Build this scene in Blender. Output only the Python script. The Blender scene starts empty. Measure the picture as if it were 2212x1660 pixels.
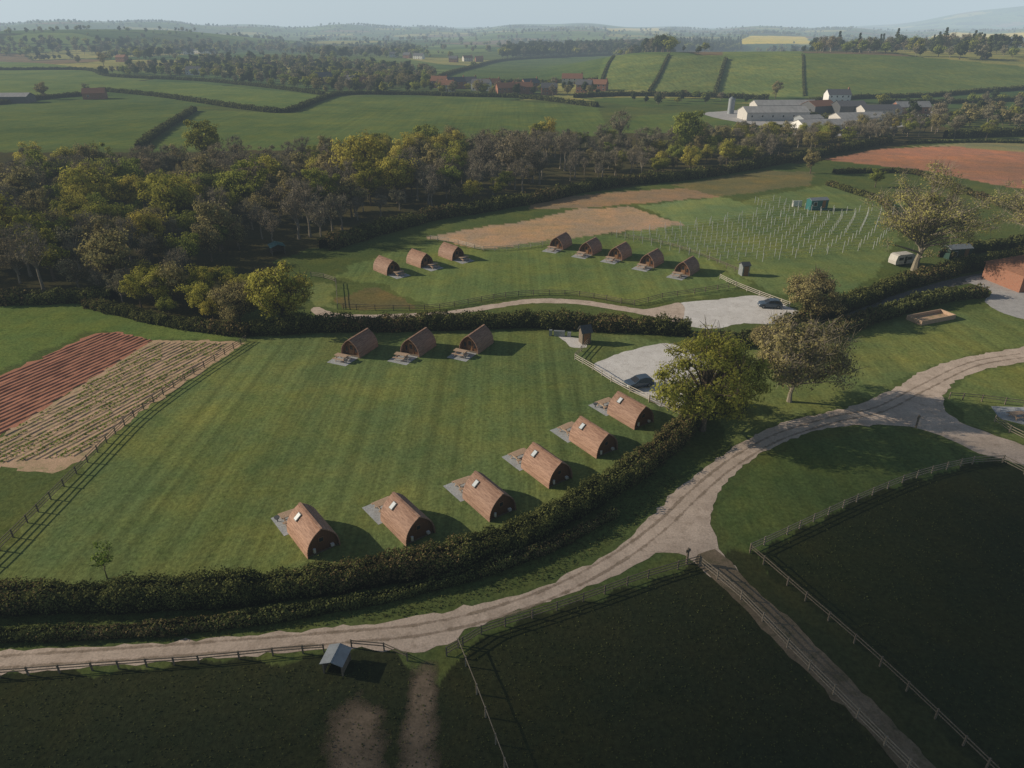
import bpy, math, random
import numpy as np
from mathutils import Vector
from mathutils.geometry import tessellate_polygon
random.seed(7)
RNG=np.random.default_rng(7)
H=45.0; F=1522.0; CX=1106.0; CY=830.0
PITCH=math.atan(772/1522); SP=math.sin(PITCH); CP=math.cos(PITCH)
scene=bpy.context.scene
COL=scene.collection

# ------------------------------------------------------------ terrain
def ss(t):
    t=np.clip(t,0,1); return t*t*(3-2*t)
def hgt(x,y):
    x=np.asarray(x,float); y=np.asarray(y,float)
    r=np.hypot(x,y)
    a=np.arctan2(x,y)
    h=21*ss((y-500)/270)*ss((x-10)/150)*(1-ss((y-850)/400))
    h=h+30*ss((y-1100)/500)*ss((-x-450)/450)*(1-ss((y-2000)/600))
    h=h+6*np.sin(x/170+1)*np.sin(y/230)*ss((r-650)/600)
    h=h+(34+13*np.sin(a*9+1)+9*np.sin(a*23)+5*np.sin(a*61+2))*ss((r-2200)/3300)*(y>0)
    h=h+12*np.sin(x/420+.5)*np.cos(y/510)*ss((r-1500)/1500)
    h=h+190*np.exp(-((a-.60)/.13)**2)*ss((r-7200)/1500)
    h=h+40*np.exp(-((a+.42)/.16)**2)*ss((r-3000)/1500)
    return h
def P(px,py):
    u=(px-CX)/F; v=(py-CY)/F
    d=np.array([u,CP-v*SP,-(SP+v*CP)])
    if d[2]<0:
        t=-H/d[2]
        if t*d[1]<480: return np.array([d[0]*t,d[1]*t,0.0])
    t=430.0
    while t<9000:
        t2=t*1.008
        if H+d[2]*t2 < float(hgt(d[0]*t2,d[1]*t2)):
            a,b=t,t2
            for _ in range(12):
                m=(a+b)/2
                if H+d[2]*m<float(hgt(d[0]*m,d[1]*m)): b=m
                else: a=m
            t=b; break
        t=t2
    x,y=d[0]*t,d[1]*t
    return np.array([x,y,float(hgt(x,y))])
def PL(pts): return np.array([P(*p) for p in pts])
def inpoly(x,y,poly):
    x=np.asarray(x); y=np.asarray(y); ins=np.zeros(x.shape,bool)
    n=len(poly); j=n-1
    for i in range(n):
        xi,yi=poly[i][0],poly[i][1]; xj,yj=poly[j][0],poly[j][1]
        if yi!=yj:
            c=((yi>y)!=(yj>y))&(x<(xj-xi)*(y-yi)/(yj-yi)+xi)
            ins^=c
        j=i
    return ins

# ------------------------------------------------------------ materials
def newmat(name):
    m=bpy.data.materials.new(name); m.use_nodes=True
    nt=m.node_tree; nt.nodes.clear()
    out=nt.nodes.new('ShaderNodeOutputMaterial')
    return m,nt,out
def N(nt,t,**k):
    n=nt.nodes.new(t)
    for a,b in k.items(): setattr(n,a,b)
    return n
def mixc(nt,a,b,fac,mode='MIX'):
    n=nt.nodes.new('ShaderNodeMix'); n.data_type='RGBA'; n.blend_type=mode
    for s,val in ((n.inputs[0],fac),(n.inputs[6],a),(n.inputs[7],b)):
        if hasattr(val,'is_linked'): nt.links.new(val,s)
        else: s.default_value=val if not isinstance(val,tuple) else (val+(1,))[:4]
    return n.outputs[2]
def mapr(nt,v,a,b,c,d):
    n=nt.nodes.new('ShaderNodeMapRange'); nt.links.new(v,n.inputs[0])
    for i,k in enumerate((a,b,c,d)): n.inputs[i+1].default_value=k
    return n.outputs[0]
def noise(nt,vec,scale,detail=3,rough=.55):
    n=nt.nodes.new('ShaderNodeTexNoise'); n.inputs['Scale'].default_value=scale
    n.inputs['Detail'].default_value=detail; n.inputs['Roughness'].default_value=rough
    nt.links.new(vec,n.inputs['Vector']); return n.outputs['Fac']
def mapping(nt,vec,rot=0,scale=(1,1,1)):
    n=nt.nodes.new('ShaderNodeMapping'); n.inputs['Rotation'].default_value=(0,0,rot)
    n.inputs['Scale'].default_value=scale; nt.links.new(vec,n.inputs['Vector']); return n.outputs[0]
def bsdf(nt,out,col,rough=.9,spec=.1,bump=None,bs=.3,bd=.05,metal=0):
    p=nt.nodes.new('ShaderNodeBsdfPrincipled')
    if hasattr(col,'is_linked'): nt.links.new(col,p.inputs['Base Color'])
    else: p.inputs['Base Color'].default_value=(*col,1)
    p.inputs['Roughness'].default_value=rough; p.inputs['Specular IOR Level'].default_value=spec
    p.inputs['Metallic'].default_value=metal
    if bump is not None:
        b=nt.nodes.new('ShaderNodeBump'); b.inputs['Strength'].default_value=bs; b.inputs['Distance'].default_value=bd
        nt.links.new(bump,b.inputs['Height']); nt.links.new(b.outputs[0],p.inputs['Normal'])
    nt.links.new(p.outputs[0],out.inputs[0]); return p
def grey(nt,v):
    cf=N(nt,'ShaderNodeCombineColor')
    for i in range(3): nt.links.new(v,cf.inputs[i])
    return cf.outputs[0]
def simple(name,c1,c2=None,scale=2.0,rough=.85,spec=.15,metal=0,stretch=(1,1,1),bs=.3,bd=.02):
    m,nt,out=newmat(name)
    if c2 is None: c2=tuple(x*.7 for x in c1)
    tc=N(nt,'ShaderNodeTexCoord').outputs['Object']
    v=mapping(nt,tc,0,stretch)
    n1=noise(nt,v,scale,4,.65)
    f=mapr(nt,n1,.3,.7,0,1)
    bsdf(nt,out,mixc(nt,c1,c2,f),rough,spec,n1,bs,bd,metal)
    return m

def ground_mat():
    m,nt,out=newmat('grassland')
    at=N(nt,'ShaderNodeAttribute',attribute_name='field')
    mo=N(nt,'ShaderNodeAttribute',attribute_name='mow').outputs['Fac']
    pos=N(nt,'ShaderNodeNewGeometry').outputs['Position']
    big=noise(nt,pos,.018,3); mid=noise(nt,pos,.13,5,.65); fine=noise(nt,pos,2.2,4,.7); pat=noise(nt,pos,.5,3,.6); vb=noise(nt,pos,.045,4,.7)
    c=at.outputs['Color']
    c=mixc(nt,c,mixc(nt,c,(1.35,1.14,1.0),1.0,'MULTIPLY'),mapr(nt,mid,.42,.68,0,1))
    c=mixc(nt,c,mixc(nt,c,(1.25,1.12,.92),1.0,'MULTIPLY'),mapr(nt,vb,.45,.65,0,1))
    c=mixc(nt,c,mixc(nt,c,(.70,.78,.78),1.0,'MULTIPLY'),mapr(nt,big,.4,.65,0,1))
    c=mixc(nt,c,mixc(nt,c,(.80,.85,.8),1.0,'MULTIPLY'),mapr(nt,pat,.5,.7,0,1))
    c=mixc(nt,c,grey(nt,mapr(nt,fine,.3,.7,.66,1.34)),1.0,'MULTIPLY')
    v=mapping(nt,pos,math.radians(8),(.8,.008,1))
    sb=mapr(nt,noise(nt,v,1.0,4,.7),.36,.64,.82,1.17)
    v2=mapping(nt,pos,math.radians(-38),(.55,.015,1))
    st2=mapr(nt,noise(nt,v2,1.0,2,.6),.35,.65,.90,1.10)
    mu=N(nt,'ShaderNodeMath',operation='MULTIPLY'); nt.links.new(sb,mu.inputs[0]); nt.links.new(st2,mu.inputs[1])
    c=mixc(nt,c,mixc(nt,c,grey(nt,mu.outputs[0]),1.0,'MULTIPLY'),mo)
    bsdf(nt,out,c,1,0.0,fine,.6,.12)
    return m
M_ground=ground_mat()

def leafmat(name,d,l,alt=None,transl=.3):
    m,nt,out=newmat(name)
    t=N(nt,'ShaderNodeAttribute',attribute_name='tint').outputs['Fac']
    oi=N(nt,'ShaderNodeObjectInfo').outputs['Random']
    c=mixc(nt,d,l,t)
    if alt: c=mixc(nt,c,mixc(nt,c,alt,1.0,'MULTIPLY'),oi)
    df=N(nt,'ShaderNodeBsdfDiffuse'); tr=N(nt,'ShaderNodeBsdfTranslucent'); mx=N(nt,'ShaderNodeMixShader')
    mx.inputs[0].default_value=transl
    nt.links.new(c,df.inputs[0]); nt.links.new(c,tr.inputs[0])
    nt.links.new(df.outputs[0],mx.inputs[1]); nt.links.new(tr.outputs[0],mx.inputs[2])
    nt.links.new(mx.outputs[0],out.inputs[0]); return m
L_yel=leafmat('oak_spring_leaves',(.25,.22,.045),(.66,.55,.12),(.80,.95,.9),.38)
L_grn=leafmat('green_leaves',(.105,.14,.032),(.36,.42,.10),(1.25,1.0,.8),.38)
L_olv=leafmat('olive_leaves',(.19,.175,.07),(.48,.43,.19),(.9,.85,.9),.38)
L_brn=leafmat('brown_buds',(.15,.125,.075),(.37,.31,.19),(.8,.95,.95),.35)
L_drk=leafmat('dark_needles',(.026,.042,.020),(.09,.115,.05),(1.2,1.05,.9),.1)
L_hdg=leafmat('hedge_leaves',(.052,.066,.025),(.165,.185,.065),(1.1,1,.9),.2)
L_hdb=leafmat('hedge_brown_leaves',(.075,.064,.032),(.25,.20,.10),(1.1,1,.9),.2)
L_crop=leafmat('crop_leaves',(.10,.15,.03),(.26,.36,.06),None,.3)
L_osp=leafmat('sparse_spring_leaves',(.27,.25,.085),(.54,.50,.18),(.95,1,.9),.4)
M_bark=simple('bark',(.17,.135,.095),(.09,.073,.054),6,.95,.05)
M_barkg=simple('grey_bark',(.30,.265,.205),(.18,.155,.12),6,.95,.05)
M_core=simple('hedge_core',(.022,.026,.011),(.013,.015,.008),2,1,0)

def track_mat(name,c1,c2,c3,alpha=False,st=None):
    m,nt,out=newmat(name)
    pos=N(nt,'ShaderNodeNewGeometry').outputs['Position']
    a=noise(nt,pos,.35,4,.6); b=noise(nt,pos,5.0,4,.75); g=noise(nt,pos,.9,5,.7)
    c=mixc(nt,c1,c2,mapr(nt,a,.35,.65,0,1))
    c=mixc(nt,c,c3,mapr(nt,g,.50,.72,0,.85))
    c=mixc(nt,c,grey(nt,mapr(nt,b,.3,.7,.74,1.24)),1.0,'MULTIPLY')
    p=bsdf(nt,out,c,.95,.1,b,.5,.05)
    if alpha:
        k=noise(nt,pos,.45,5,.75)
        tr=N(nt,'ShaderNodeBsdfTransparent'); mx=N(nt,'ShaderNodeMixShader')
        e=N(nt,'ShaderNodeAttribute',attribute_name='tint').outputs['Fac']
        s=N(nt,'ShaderNodeMath',operation='ADD'); nt.links.new(k,s.inputs[0]); nt.links.new(e,s.inputs[1])
        nt.links.new(mapr(nt,s.outputs[0],.78,1.15,0,1),mx.inputs[0]); nt.links.new(tr.outputs[0],mx.inputs[1]); nt.links.new(p.outputs[0],mx.inputs[2]); nt.links.new(mx.outputs[0],out.inputs[0])
    return m
M_track=track_mat('stone_track',(.60,.49,.405),(.47,.38,.31),(.34,.265,.205))
M_dirt=track_mat('dirt_track',(.24,.185,.13),(.16,.125,.08),(.07,.075,.035))
M_dirta=track_mat('bare_earth',(.24,.18,.125),(.17,.13,.09),(.10,.08,.05),True)
M_wear=track_mat('worn_stone',(.40,.32,.25),(.33,.26,.20),(.24,.19,.13),True)
M_gravel=track_mat('pale_gravel',(.70,.68,.66),(.60,.58,.56),(.47,.44,.41))
M_grey=track_mat('grey_gravel_pad',(.42,.44,.46),(.36,.38,.39),(.29,.29,.29))
M_road=track_mat('asphalt',(.17,.165,.16),(.13,.13,.13),(.10,.10,.098))
M_yard=track_mat('concrete_yard',(.46,.45,.44),(.38,.37,.37),(.28,.27,.26))
M_soil=track_mat('red_soil',(.48,.215,.14),(.39,.175,.11),(.31,.165,.10))
M_soil2=track_mat('pale_soil',(.54,.37,.25),(.42,.30,.19),(.19,.21,.08))
M_fence=simple('fence_wood',(.34,.29,.23),(.20,.17,.13),5)
M_fenced=simple('old_fence_wood',(.22,.18,.14),(.13,.11,.085),5)
M_fencew=simple('pale_fence_wood',(.60,.55,.48),(.42,.38,.33),5)
def podmat():
    m,nt,out=newmat('cedar_boards')
    tc=N(nt,'ShaderNodeTexCoord').outputs['Object']
    rnd=N(nt,'ShaderNodeObjectInfo').outputs['Random']
    b=noise(nt,mapping(nt,tc,0,(.8,1,9)),1.0,3,.7)
    f=noise(nt,mapping(nt,tc,0,(1.5,14,14)),3.0,4,.7)
    c=mixc(nt,(.44,.265,.185),(.26,.145,.10),mapr(nt,b,.38,.62,0,1))
    c=mixc(nt,c,(.54,.38,.29),mapr(nt,f,.5,.75,0,.8))
    c=mixc(nt,c,mixc(nt,c,(.80,.84,.88),1.0,'MULTIPLY'),rnd)
    bsdf(nt,out,c,.7,.2,f,.4,.02); return m
M_pod=podmat()
M_podend=simple('dark_stained_boards',(.20,.10,.055),(.12,.06,.035),3,.7,.2,0,(8,8,.6))
M_door=simple('door_wood',(.32,.17,.09),(.22,.12,.06),4)
M_glass=simple('window_glass',(.03,.035,.04),(.02,.02,.025),1,.12,.5)
M_sky=simple('skylight_glass',(.60,.65,.68),(.52,.56,.60),1,.15,.6)
M_table=simple('picnic_wood',(.52,.38,.27),(.38,.27,.19),6)
M_white=simple('white_paint',(.78,.78,.76),(.66,.66,.64),1.5,.6)
M_cream=simple('cream_render',(.55,.53,.50),(.44,.42,.39),1)
M_dgrey=simple('dark_grey_metal',(.10,.105,.11),(.07,.075,.08),2,.5,.3)
M_metal=simple('galvanised_metal',(.33,.36,.38),(.25,.27,.29),2,.45,.4,.3)
M_roofg=simple('fibre_cement_roof',(.38,.38,.38),(.26,.26,.26),.6,.9,.1,0,(1,.2,1))
M_teal=simple('teal_paint',(.03,.15,.15),(.025,.12,.12),2,.5,.3)
M_green=simple('dark_green_paint',(.03,.07,.055),(.02,.05,.04),2,.5,.3)
M_tile=simple('clay_tiles',(.30,.15,.095),(.19,.10,.07),3,.9,.1)
M_slate=simple('slate_roof',(.15,.15,.16),(.10,.10,.11),3,.7,.2)
def brickmat():
    m,nt,out=newmat('red_brick')
    tc=N(nt,'ShaderNodeTexCoord').outputs['Object']
    sx=N(nt,'ShaderNodeSeparateXYZ'); nt.links.new(tc,sx.inputs[0])
    ad=N(nt,'ShaderNodeMath',operation='ADD'); nt.links.new(sx.outputs[0],ad.inputs[0]); nt.links.new(sx.outputs[1],ad.inputs[1])
    cb=N(nt,'ShaderNodeCombineXYZ'); nt.links.new(ad.outputs[0],cb.inputs[0]); nt.links.new(sx.outputs[2],cb.inputs[1])
    br=N(nt,'ShaderNodeTexBrick'); nt.links.new(cb.outputs[0],br.inputs[0])
    br.inputs['Scale'].default_value=3; br.inputs['Color1'].default_value=(.34,.145,.09,1); br.inputs['Color2'].default_value=(.25,.105,.065,1)
    br.inputs['Mortar'].default_value=(.3,.24,.19,1)
    bsdf(nt,out,br.outputs[0],.9,.1); return m
M_brick=brickmat()
M_tyre=simple('tyre_rubber',(.02,.02,.02),None,5)
M_carA=simple('blue_car_paint',(.08,.115,.16),(.07,.10,.145),1,.22,.7,.3)
M_red=simple('red_light',(.4,.02,.01)); 
M_wire=simple('vineyard_post_metal',(.60,.61,.61),(.50,.51,.51),3,.5,.4)

# ------------------------------------------------------------ mesh helpers
def obj(name,mesh,parent=None,loc=(0,0,0),rz=0.0,sc=1.0):
    o=bpy.data.objects.new(name,mesh); COL.objects.link(o)
    o.location=loc; o.rotation_euler=(0,0,rz)
    o.scale=(sc,sc,sc) if not hasattr(sc,'__len__') else sc
    if parent is not None: o.parent=parent
    return o
def empty(name,loc=(0,0,0),rz=0.0):
    return obj(name,None,None,loc,rz)
def npmesh(name,V,Q,mats,mi=None,tint=None,smooth=False):
    V=np.ascontiguousarray(V,np.float32); Q=np.ascontiguousarray(Q,np.int32)
    k=Q.shape[1]
    me=bpy.data.meshes.new(name)
    me.vertices.add(len(V)); me.vertices.foreach_set('co',V.ravel())
    me.loops.add(Q.size); me.loops.foreach_set('vertex_index',Q.ravel())
    me.polygons.add(len(Q)); me.polygons.foreach_set('loop_start',np.arange(0,Q.size,k,dtype=np.int32))
    try: me.polygons.foreach_set('loop_total',np.full(len(Q),k,np.int32))
    except Exception: pass
    for m in mats: me.materials.append(m)
    if mi is not None: me.polygons.foreach_set('material_index',np.asarray(mi,np.int32))
    me.polygons.foreach_set('use_smooth',np.full(len(Q),smooth,bool))
    if tint is not None:
        a=me.attributes.new('tint','FLOAT','POINT'); a.data.foreach_set('value',np.asarray(tint,np.float32))
    me.update(calc_edges=True); me.validate()
    return me
class B:
    def __init__(s): s.v=[]; s.f=[]; s.m=[]
    def add(s,vs,fs,m=0):
        o=len(s.v); s.v+= [tuple(float(c) for c in p) for p in vs]; s.f+=[tuple(i+o for i in f) for f in fs]; s.m+=[m]*len(fs)
    def box(s,c,d,rz=0.0,m=0,ry=0.0,rx=0.0):
        pts=[]
        for x in (-.5,.5):
            for y in (-.5,.5):
                for z in (-.5,.5):
                    X,Y,Z=x*d[0],y*d[1],z*d[2]
                    if ry: X,Z=X*math.cos(ry)+Z*math.sin(ry),-X*math.sin(ry)+Z*math.cos(ry)
                    if rx: Y,Z=Y*math.cos(rx)-Z*math.sin(rx),Y*math.sin(rx)+Z*math.cos(rx)
                    if rz: X,Y=X*math.cos(rz)-Y*math.sin(rz),X*math.sin(rz)+Y*math.cos(rz)
                    pts.append((c[0]+X,c[1]+Y,c[2]+Z))
        s.add(pts,[(0,1,3,2),(4,6,7,5),(0,4,5,1),(2,3,7,6),(0,2,6,4),(1,5,7,3)],m)
    def bar(s,a,b,w,h,m=0):
        a=np.array(a,float); b=np.array(b,float); d=b-a; L=np.linalg.norm(d)
        s.box((a+b)/2,(L,w,h),math.atan2(d[1],d[0]),m,ry=-math.asin(max(-1,min(1,d[2]/L))))
    def cyl(s,a,b,r0,r1,n=8,m=0):
        a=Vector(a); b=Vector(b); d=(b-a).normalized()
        u=d.orthogonal().normalized(); w=d.cross(u)
        vs=[]
        for k,(c,r) in enumerate(((a,r0),(b,r1))):
            for i in range(n):
                t=2*math.pi*i/n; vs.append(c+u*(r*math.cos(t))+w*(r*math.sin(t)))
        fs=[(i,(i+1)%n,n+(i+1)%n,n+i) for i in range(n)]+[tuple(range(n))[::-1],tuple(range(n,2*n))]
        s.add(vs,fs,m)
    def mesh(s,name,mats):
        me=bpy.data.meshes.new(name); me.from_pydata(s.v,[],s.f)
        for m in mats: me.materials.append(m)
        me.polygons.foreach_set('material_index',s.m); me.update(); return me

def resample(pts,step,smooth=True,closed=False):
    pts=np.array(pts,float)[:,:2]
    out=[]
    n=len(pts)
    rngi=range(n if closed else n-1)
    for i in rngi:
        p1=pts[i]; p2=pts[(i+1)%n]
        p0=pts[(i-1)%n] if (closed or i>0) else p1; p3=pts[(i+2)%n] if (closed or i<n-2) else p2
        L=np.linalg.norm(p2-p1); k=max(1,int(L/step))
        for j in range(k):
            t=j/k
            if smooth: q=.5*((2*p1)+(-p0+p2)*t+(2*p0-5*p1+4*p2-p3)*t*t+(-p0+3*p1-3*p2+p3)*t**3)
            else: q=p1+(p2-p1)*t
            out.append(q)
    if not closed: out.append(pts[-1])
    return np.array(out)
def patch(name,pts,z,mat,smooth=True,jit=.12,step=.8,px=True,z_list=None):
    w=PL(pts) if px else np.array(pts,float)
    q=resample(w,step,smooth,True)
    if jit: q=q+RNG.normal(0,jit,q.shape)
    vs=[Vector((a,b,0)) for a,b in q]
    tris=tessellate_polygon([vs])
    me=bpy.data.meshes.new(name)
    hz=hgt(q[:,0],q[:,1])
    me.from_pydata([(a,b,float(h)+z) for (a,b),h in zip(q,hz)],[],[tuple(t) for t in tris])
    me.materials.append(mat); me.update()
    return obj(name,me)
def soft_patch(name,centre_line,widths,z,mat,cover=.75,off=0.0):
    w=PL(centre_line); q=resample(w,.6,True); n=len(q)
    wd=np.interp(np.linspace(0,1,n),np.linspace(0,1,len(widths)),widths)
    T=np.gradient(q,axis=0); T/=np.linalg.norm(T,axis=1)[:,None]; Nn=np.stack([-T[:,1],T[:,0]],1)
    q=q+Nn*off
    cs=np.linspace(-1,1,9); V=np.zeros((n,9,3)); t=np.zeros((n,9))
    for j,c in enumerate(cs):
        V[:,j,:2]=q+Nn*(wd*c)[:,None]; V[:,j,2]=z; t[:,j]=cover*(1-abs(c)**1.5)
    e=np.minimum(np.arange(n),6)/6.0; t*=e[:,None]
    i=np.arange(n-1)[:,None]; j=np.arange(8)[None,:]
    Qc=np.stack([i*9+j,i*9+j+1,(i+1)*9+j+1,(i+1)*9+j],-1).reshape(-1,4)
    obj(name,npmesh(name,V.reshape(-1,3),Qc,[mat],tint=t.ravel()))

# ------------------------------------------------------------ ground sheet
ZONES=[]
def zone(poly,c,mow=0): ZONES.append((PL(poly),c,mow))
zone([(-500,700),(-200,350),(0,330),(400,330),(900,310),(1300,290),(1700,275),(2000,265),(2100,290),(1900,325),(1750,350),(1500,392),(1300,415),(1150,440),(1000,462),(900,482),(800,515),(700,540),(600,570),(560,640),(480,700),(200,660),(0,650)],(.075,.072,.035))
zone([(540,690),(560,640),(600,560),(700,532),(900,480),(1130,430),(1400,400),(1700,350),(1800,370),(1950,440),(1930,600),(1750,690),(1500,700),(700,720)],(.100,.135,.046))
zone([(725,600),(760,572),(860,540),(930,522),(1050,545),(1200,512),(1320,508),(1440,528),(1560,575),(1620,615),(1500,645),(1380,655),(1220,635),(1100,637),(950,664),(900,650),(830,615)],(.155,.210,.074),.7)
zone([(1320,512),(1640,425),(1800,398),(1960,440),(1940,520),(1890,600),(1780,650),(1660,630),(1560,575),(1440,528)],(.165,.22,.085),.4)
zone([(1380,445),(1560,425),(1665,458),(1480,488)],(.19,.26,.11),.4)
zone([(920,512),(1130,478),(1250,452),(1360,447),(1478,487),(1330,503),(1180,520),(1050,540)],(.42,.31,.215))
zone([(1140,452),(1160,430),(1300,418),(1500,405),(1560,425),(1380,440),(1250,450)],(.30,.22,.14))
zone([(1450,400),(1640,370),(1760,372),(1750,400),(1560,425)],(.19,.175,.085))
zone([(725,645),(800,620),(870,640),(900,668),(740,668)],(.14,.13,.06))
zone([(668,660),(675,612),(718,615),(722,668)],(.18,.22,.08))
LAWN=(.142,.188,.070)
zone([(-300,1440),(0,1185),(190,1000),(290,900),(400,820),(535,732),(760,715),(1240,715),(1440,735),(1500,800),(1480,930),(1400,1010),(1250,1095),(1100,1170),(900,1235),(640,1270),(0,1300)],LAWN,1)
zone([(1560,760),(1790,735),(2000,680),(2400,640),(2400,735),(2212,748),(2110,765),(2030,785),(1960,815),(1900,850),(1800,882),(1700,905),(1620,940),(1560,960)],(.148,.192,.070),.7)
zone([(2045,860),(2080,815),(2212,785),(2500,750),(2500,960),(2212,950),(2100,920)],(.145,.19,.066),.6)
zone([(1545,1120),(1600,1040),(1720,955),(1900,925),(2100,960),(2150,1000),(1980,1030),(1850,1085),(1700,1155),(1620,1195),(1570,1190)],(.10,.145,.050),.6)
zone([(-400,1500),(0,1460),(870,1405),(960,1480),(1000,1390),(1510,1215),(2080,1760),(1000,2100),(-600,2100)],(.036,.044,.021))  # rough paddock; albedo lowered further to deepen the cloud shade
zone([(1620,1190),(1700,1150),(1980,1030),(2160,995),(2600,1150),(2600,1800),(2140,1670)],(.034,.044,.020))  # right paddock, cloud shade likewise put into a darker grass colour
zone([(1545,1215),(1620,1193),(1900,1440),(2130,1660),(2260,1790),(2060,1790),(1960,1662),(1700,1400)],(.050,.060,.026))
zone([(-400,700),(0,640),(190,655),(440,705),(520,735),(320,735),(200,712),(0,800),(-400,900)],(.14,.20,.06),.3)
zone([(-300,240),(0,228),(200,215),(400,232),(300,322),(0,325),(-300,340)],(.105,.155,.050),.4)
zone([(220,172),(420,180),(700,207),(620,238),(420,222),(230,195)],(.13,.19,.060),.5)
zone([(420,238),(640,245),(730,210),(1000,210),(1290,232),(1320,290),(1000,320),(700,325),(330,325)],(.120,.172,.054),.5)
zone([(-200,135),(0,133),(190,150),(230,170),(190,205),(0,205),(-200,215)],(.13,.19,.060),.4)
zone([(1380,250),(1520,240),(1600,270),(1400,292),(1330,285)],(.11,.16,.050),.3)
zone([(940,170),(1080,130),(1320,120),(1290,175),(1100,178)],(.085,.135,.046),.4)
zone([(1292,195),(1325,122),(1440,118),(1400,195)],(.15,.20,.068),1)
zone([(1405,198),(1445,120),(1565,120),(1540,205)],(.15,.20,.070),1)
zone([(1545,208),(1568,112),(1732,112),(1735,210)],(.18,.24,.080),1)
zone([(1738,210),(1734,115),(2000,125),(2212,145),(2400,160),(2400,195),(2212,190),(1900,208)],(.13,.18,.058),.7)
zone([(1250,212),(1500,212),(1700,215),(1560,225),(1380,232)],(.10,.15,.048),0)
zone([(1780,345),(1900,322),(2100,315),(2400,320),(2400,420),(2180,405),(2000,370)],(.42,.215,.145),0)
zone([(1960,318),(2212,300),(2400,300),(2400,318),(2212,330),(2050,316)],(.28,.27,.15),.2)
zone([(670,130),(800,118),(960,140),(700,150)],(.13,.18,.056),.2)
zone([(1590,96),(1620,78),(1740,80),(1760,95)],(.66,.53,.06),0)
zone([(2000,82),(2060,70),(2260,68),(2260,84)],(.66,.53,.06),0)
zone([(1300,62),(1420,60),(1440,66),(1320,68)],(.5,.4,.06),0)

ang=np.concatenate([np.linspace(-180,-46,45)[:-1],np.linspace(-46,46,620),np.linspace(46,180,45)[1:-1]])
rad=np.concatenate([[.5,6,12,17],20*1.0080**np.arange(0,774)])
A,R_=np.meshgrid(np.radians(ang),rad)
X=(R_*np.sin(A)).ravel(); Y=(R_*np.cos(A)).ravel(); Zt=hgt(X,Y)
na=len(ang); nr=len(rad)
i=np.arange(nr-1)[:,None]; j=np.arange(na)[None,:]; j2=(j+1)%na
Q=np.stack([i*na+j,i*na+j2,(i+1)*na+j2,(i+1)*na+j],-1).reshape(-1,4)[:,::-1]
def vor(x,y):
    cs=190.0
    gx=x/cs; gy=y/(cs*1.15)
    ix=np.floor(gx); iy=np.floor(gy)
    d1=np.full(x.shape,1e9); d2=np.full(x.shape,1e9); idc=np.zeros(x.shape)
    for a in (-1,0,1):
        for b in (-1,0,1):
            cx=ix+a; cy=iy+b
            h1=np.mod(np.sin(cx*127.1+cy*311.7)*43758.5453,1); h2=np.mod(np.sin(cx*269.5+cy*183.3)*43758.5453,1)
            d=np.abs(gx-(cx+.15+.7*h1))*.9+np.abs(gy-(cy+.15+.7*h2))*.9+.4*np.hypot(gx-(cx+.15+.7*h1),gy-(cy+.15+.7*h2))
            new=d<d1
            d2=np.where(new,d1,np.minimum(d2,d)); idc=np.where(new,h1*7.77+h2*3.3,idc); d1=np.where(new,d,d1)
    return d2-d1,np.mod(idc,1)
pal=np.array([(.085,.13,.042),(.065,.11,.045),(.10,.15,.05),(.055,.095,.04),(.08,.115,.045),(.11,.16,.055),(.06,.10,.038),(.14,.11,.07),(.07,.11,.04),(.22,.22,.08),(.095,.135,.045),(.065,.09,.04)])*1.3
bd,idc=vor(X,Y)
C=np.empty((len(X),3)); C[:]=(.096,.130,.045)
far=np.hypot(X,Y)>520
C[far]=pal[(idc[far]*len(pal)).astype(int)]
C[far&((bd<.04)|((idc>.86)&(idc<.93)))]=(.045,.058,.026)
MW=np.zeros(len(X))
nearw=1-ss((np.hypot(X,Y)-250)/200)
XW=X+nearw*(.45*np.sin(Y/1.7+X/2.3)+.35*np.sin(Y/.9-X/1.1)); YW=Y+nearw*(.45*np.sin(X/1.9-Y/2.9)+.35*np.sin(X/.8+Y/1.3))
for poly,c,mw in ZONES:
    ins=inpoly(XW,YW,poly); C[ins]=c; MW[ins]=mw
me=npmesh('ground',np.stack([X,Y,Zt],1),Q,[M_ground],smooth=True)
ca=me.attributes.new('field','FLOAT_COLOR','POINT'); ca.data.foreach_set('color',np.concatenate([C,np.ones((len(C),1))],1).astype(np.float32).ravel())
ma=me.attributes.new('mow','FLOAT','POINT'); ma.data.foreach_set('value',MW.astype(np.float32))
obj('ground',me)

# ------------------------------------------------------------ surfaces
patch('gravel_track',[(-150,1412),(0,1405),(200,1397),(400,1385),(600,1366),(760,1352),(860,1340),(1000,1313),(1100,1290),(1200,1255),(1290,1210),(1360,1160),(1430,1090),(1490,1035),(1560,985),(1640,935),(1720,905),(1800,888),(1870,868),(1930,840),(1980,810),(2040,785),(2110,768),(2212,750),(2400,722),
 (2400,752),(2212,782),(2120,800),(2060,826),(2040,850),(2040,880),(2062,905),(2120,930),(2212,962),(2330,1010),(2330,1060),(2212,1005),(2130,985),(2050,950),(1980,925),(1900,918),(1800,925),(1720,945),(1640,982),(1570,1040),(1540,1090),(1538,1130),(1545,1160),(1560,1200),(1600,1250),(1540,1248),(1500,1212),(1440,1192),(1400,1202),(1340,1240),(1270,1270),(1180,1300),(1100,1325),(1000,1362),(965,1392),(870,1408),(760,1398),(600,1413),(400,1425),(200,1440),(0,1458),(-150,1468)],.012,M_track,jit=.15)
CL=[(-100,1437),(0,1431),(200,1418),(400,1404),(600,1389),(760,1375),(900,1362),(1050,1330),(1200,1277),(1330,1208),(1430,1135),(1500,1068),(1580,1002),(1680,945),(1800,907),(1900,885),(1990,840),(2100,788),(2212,768)]
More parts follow.
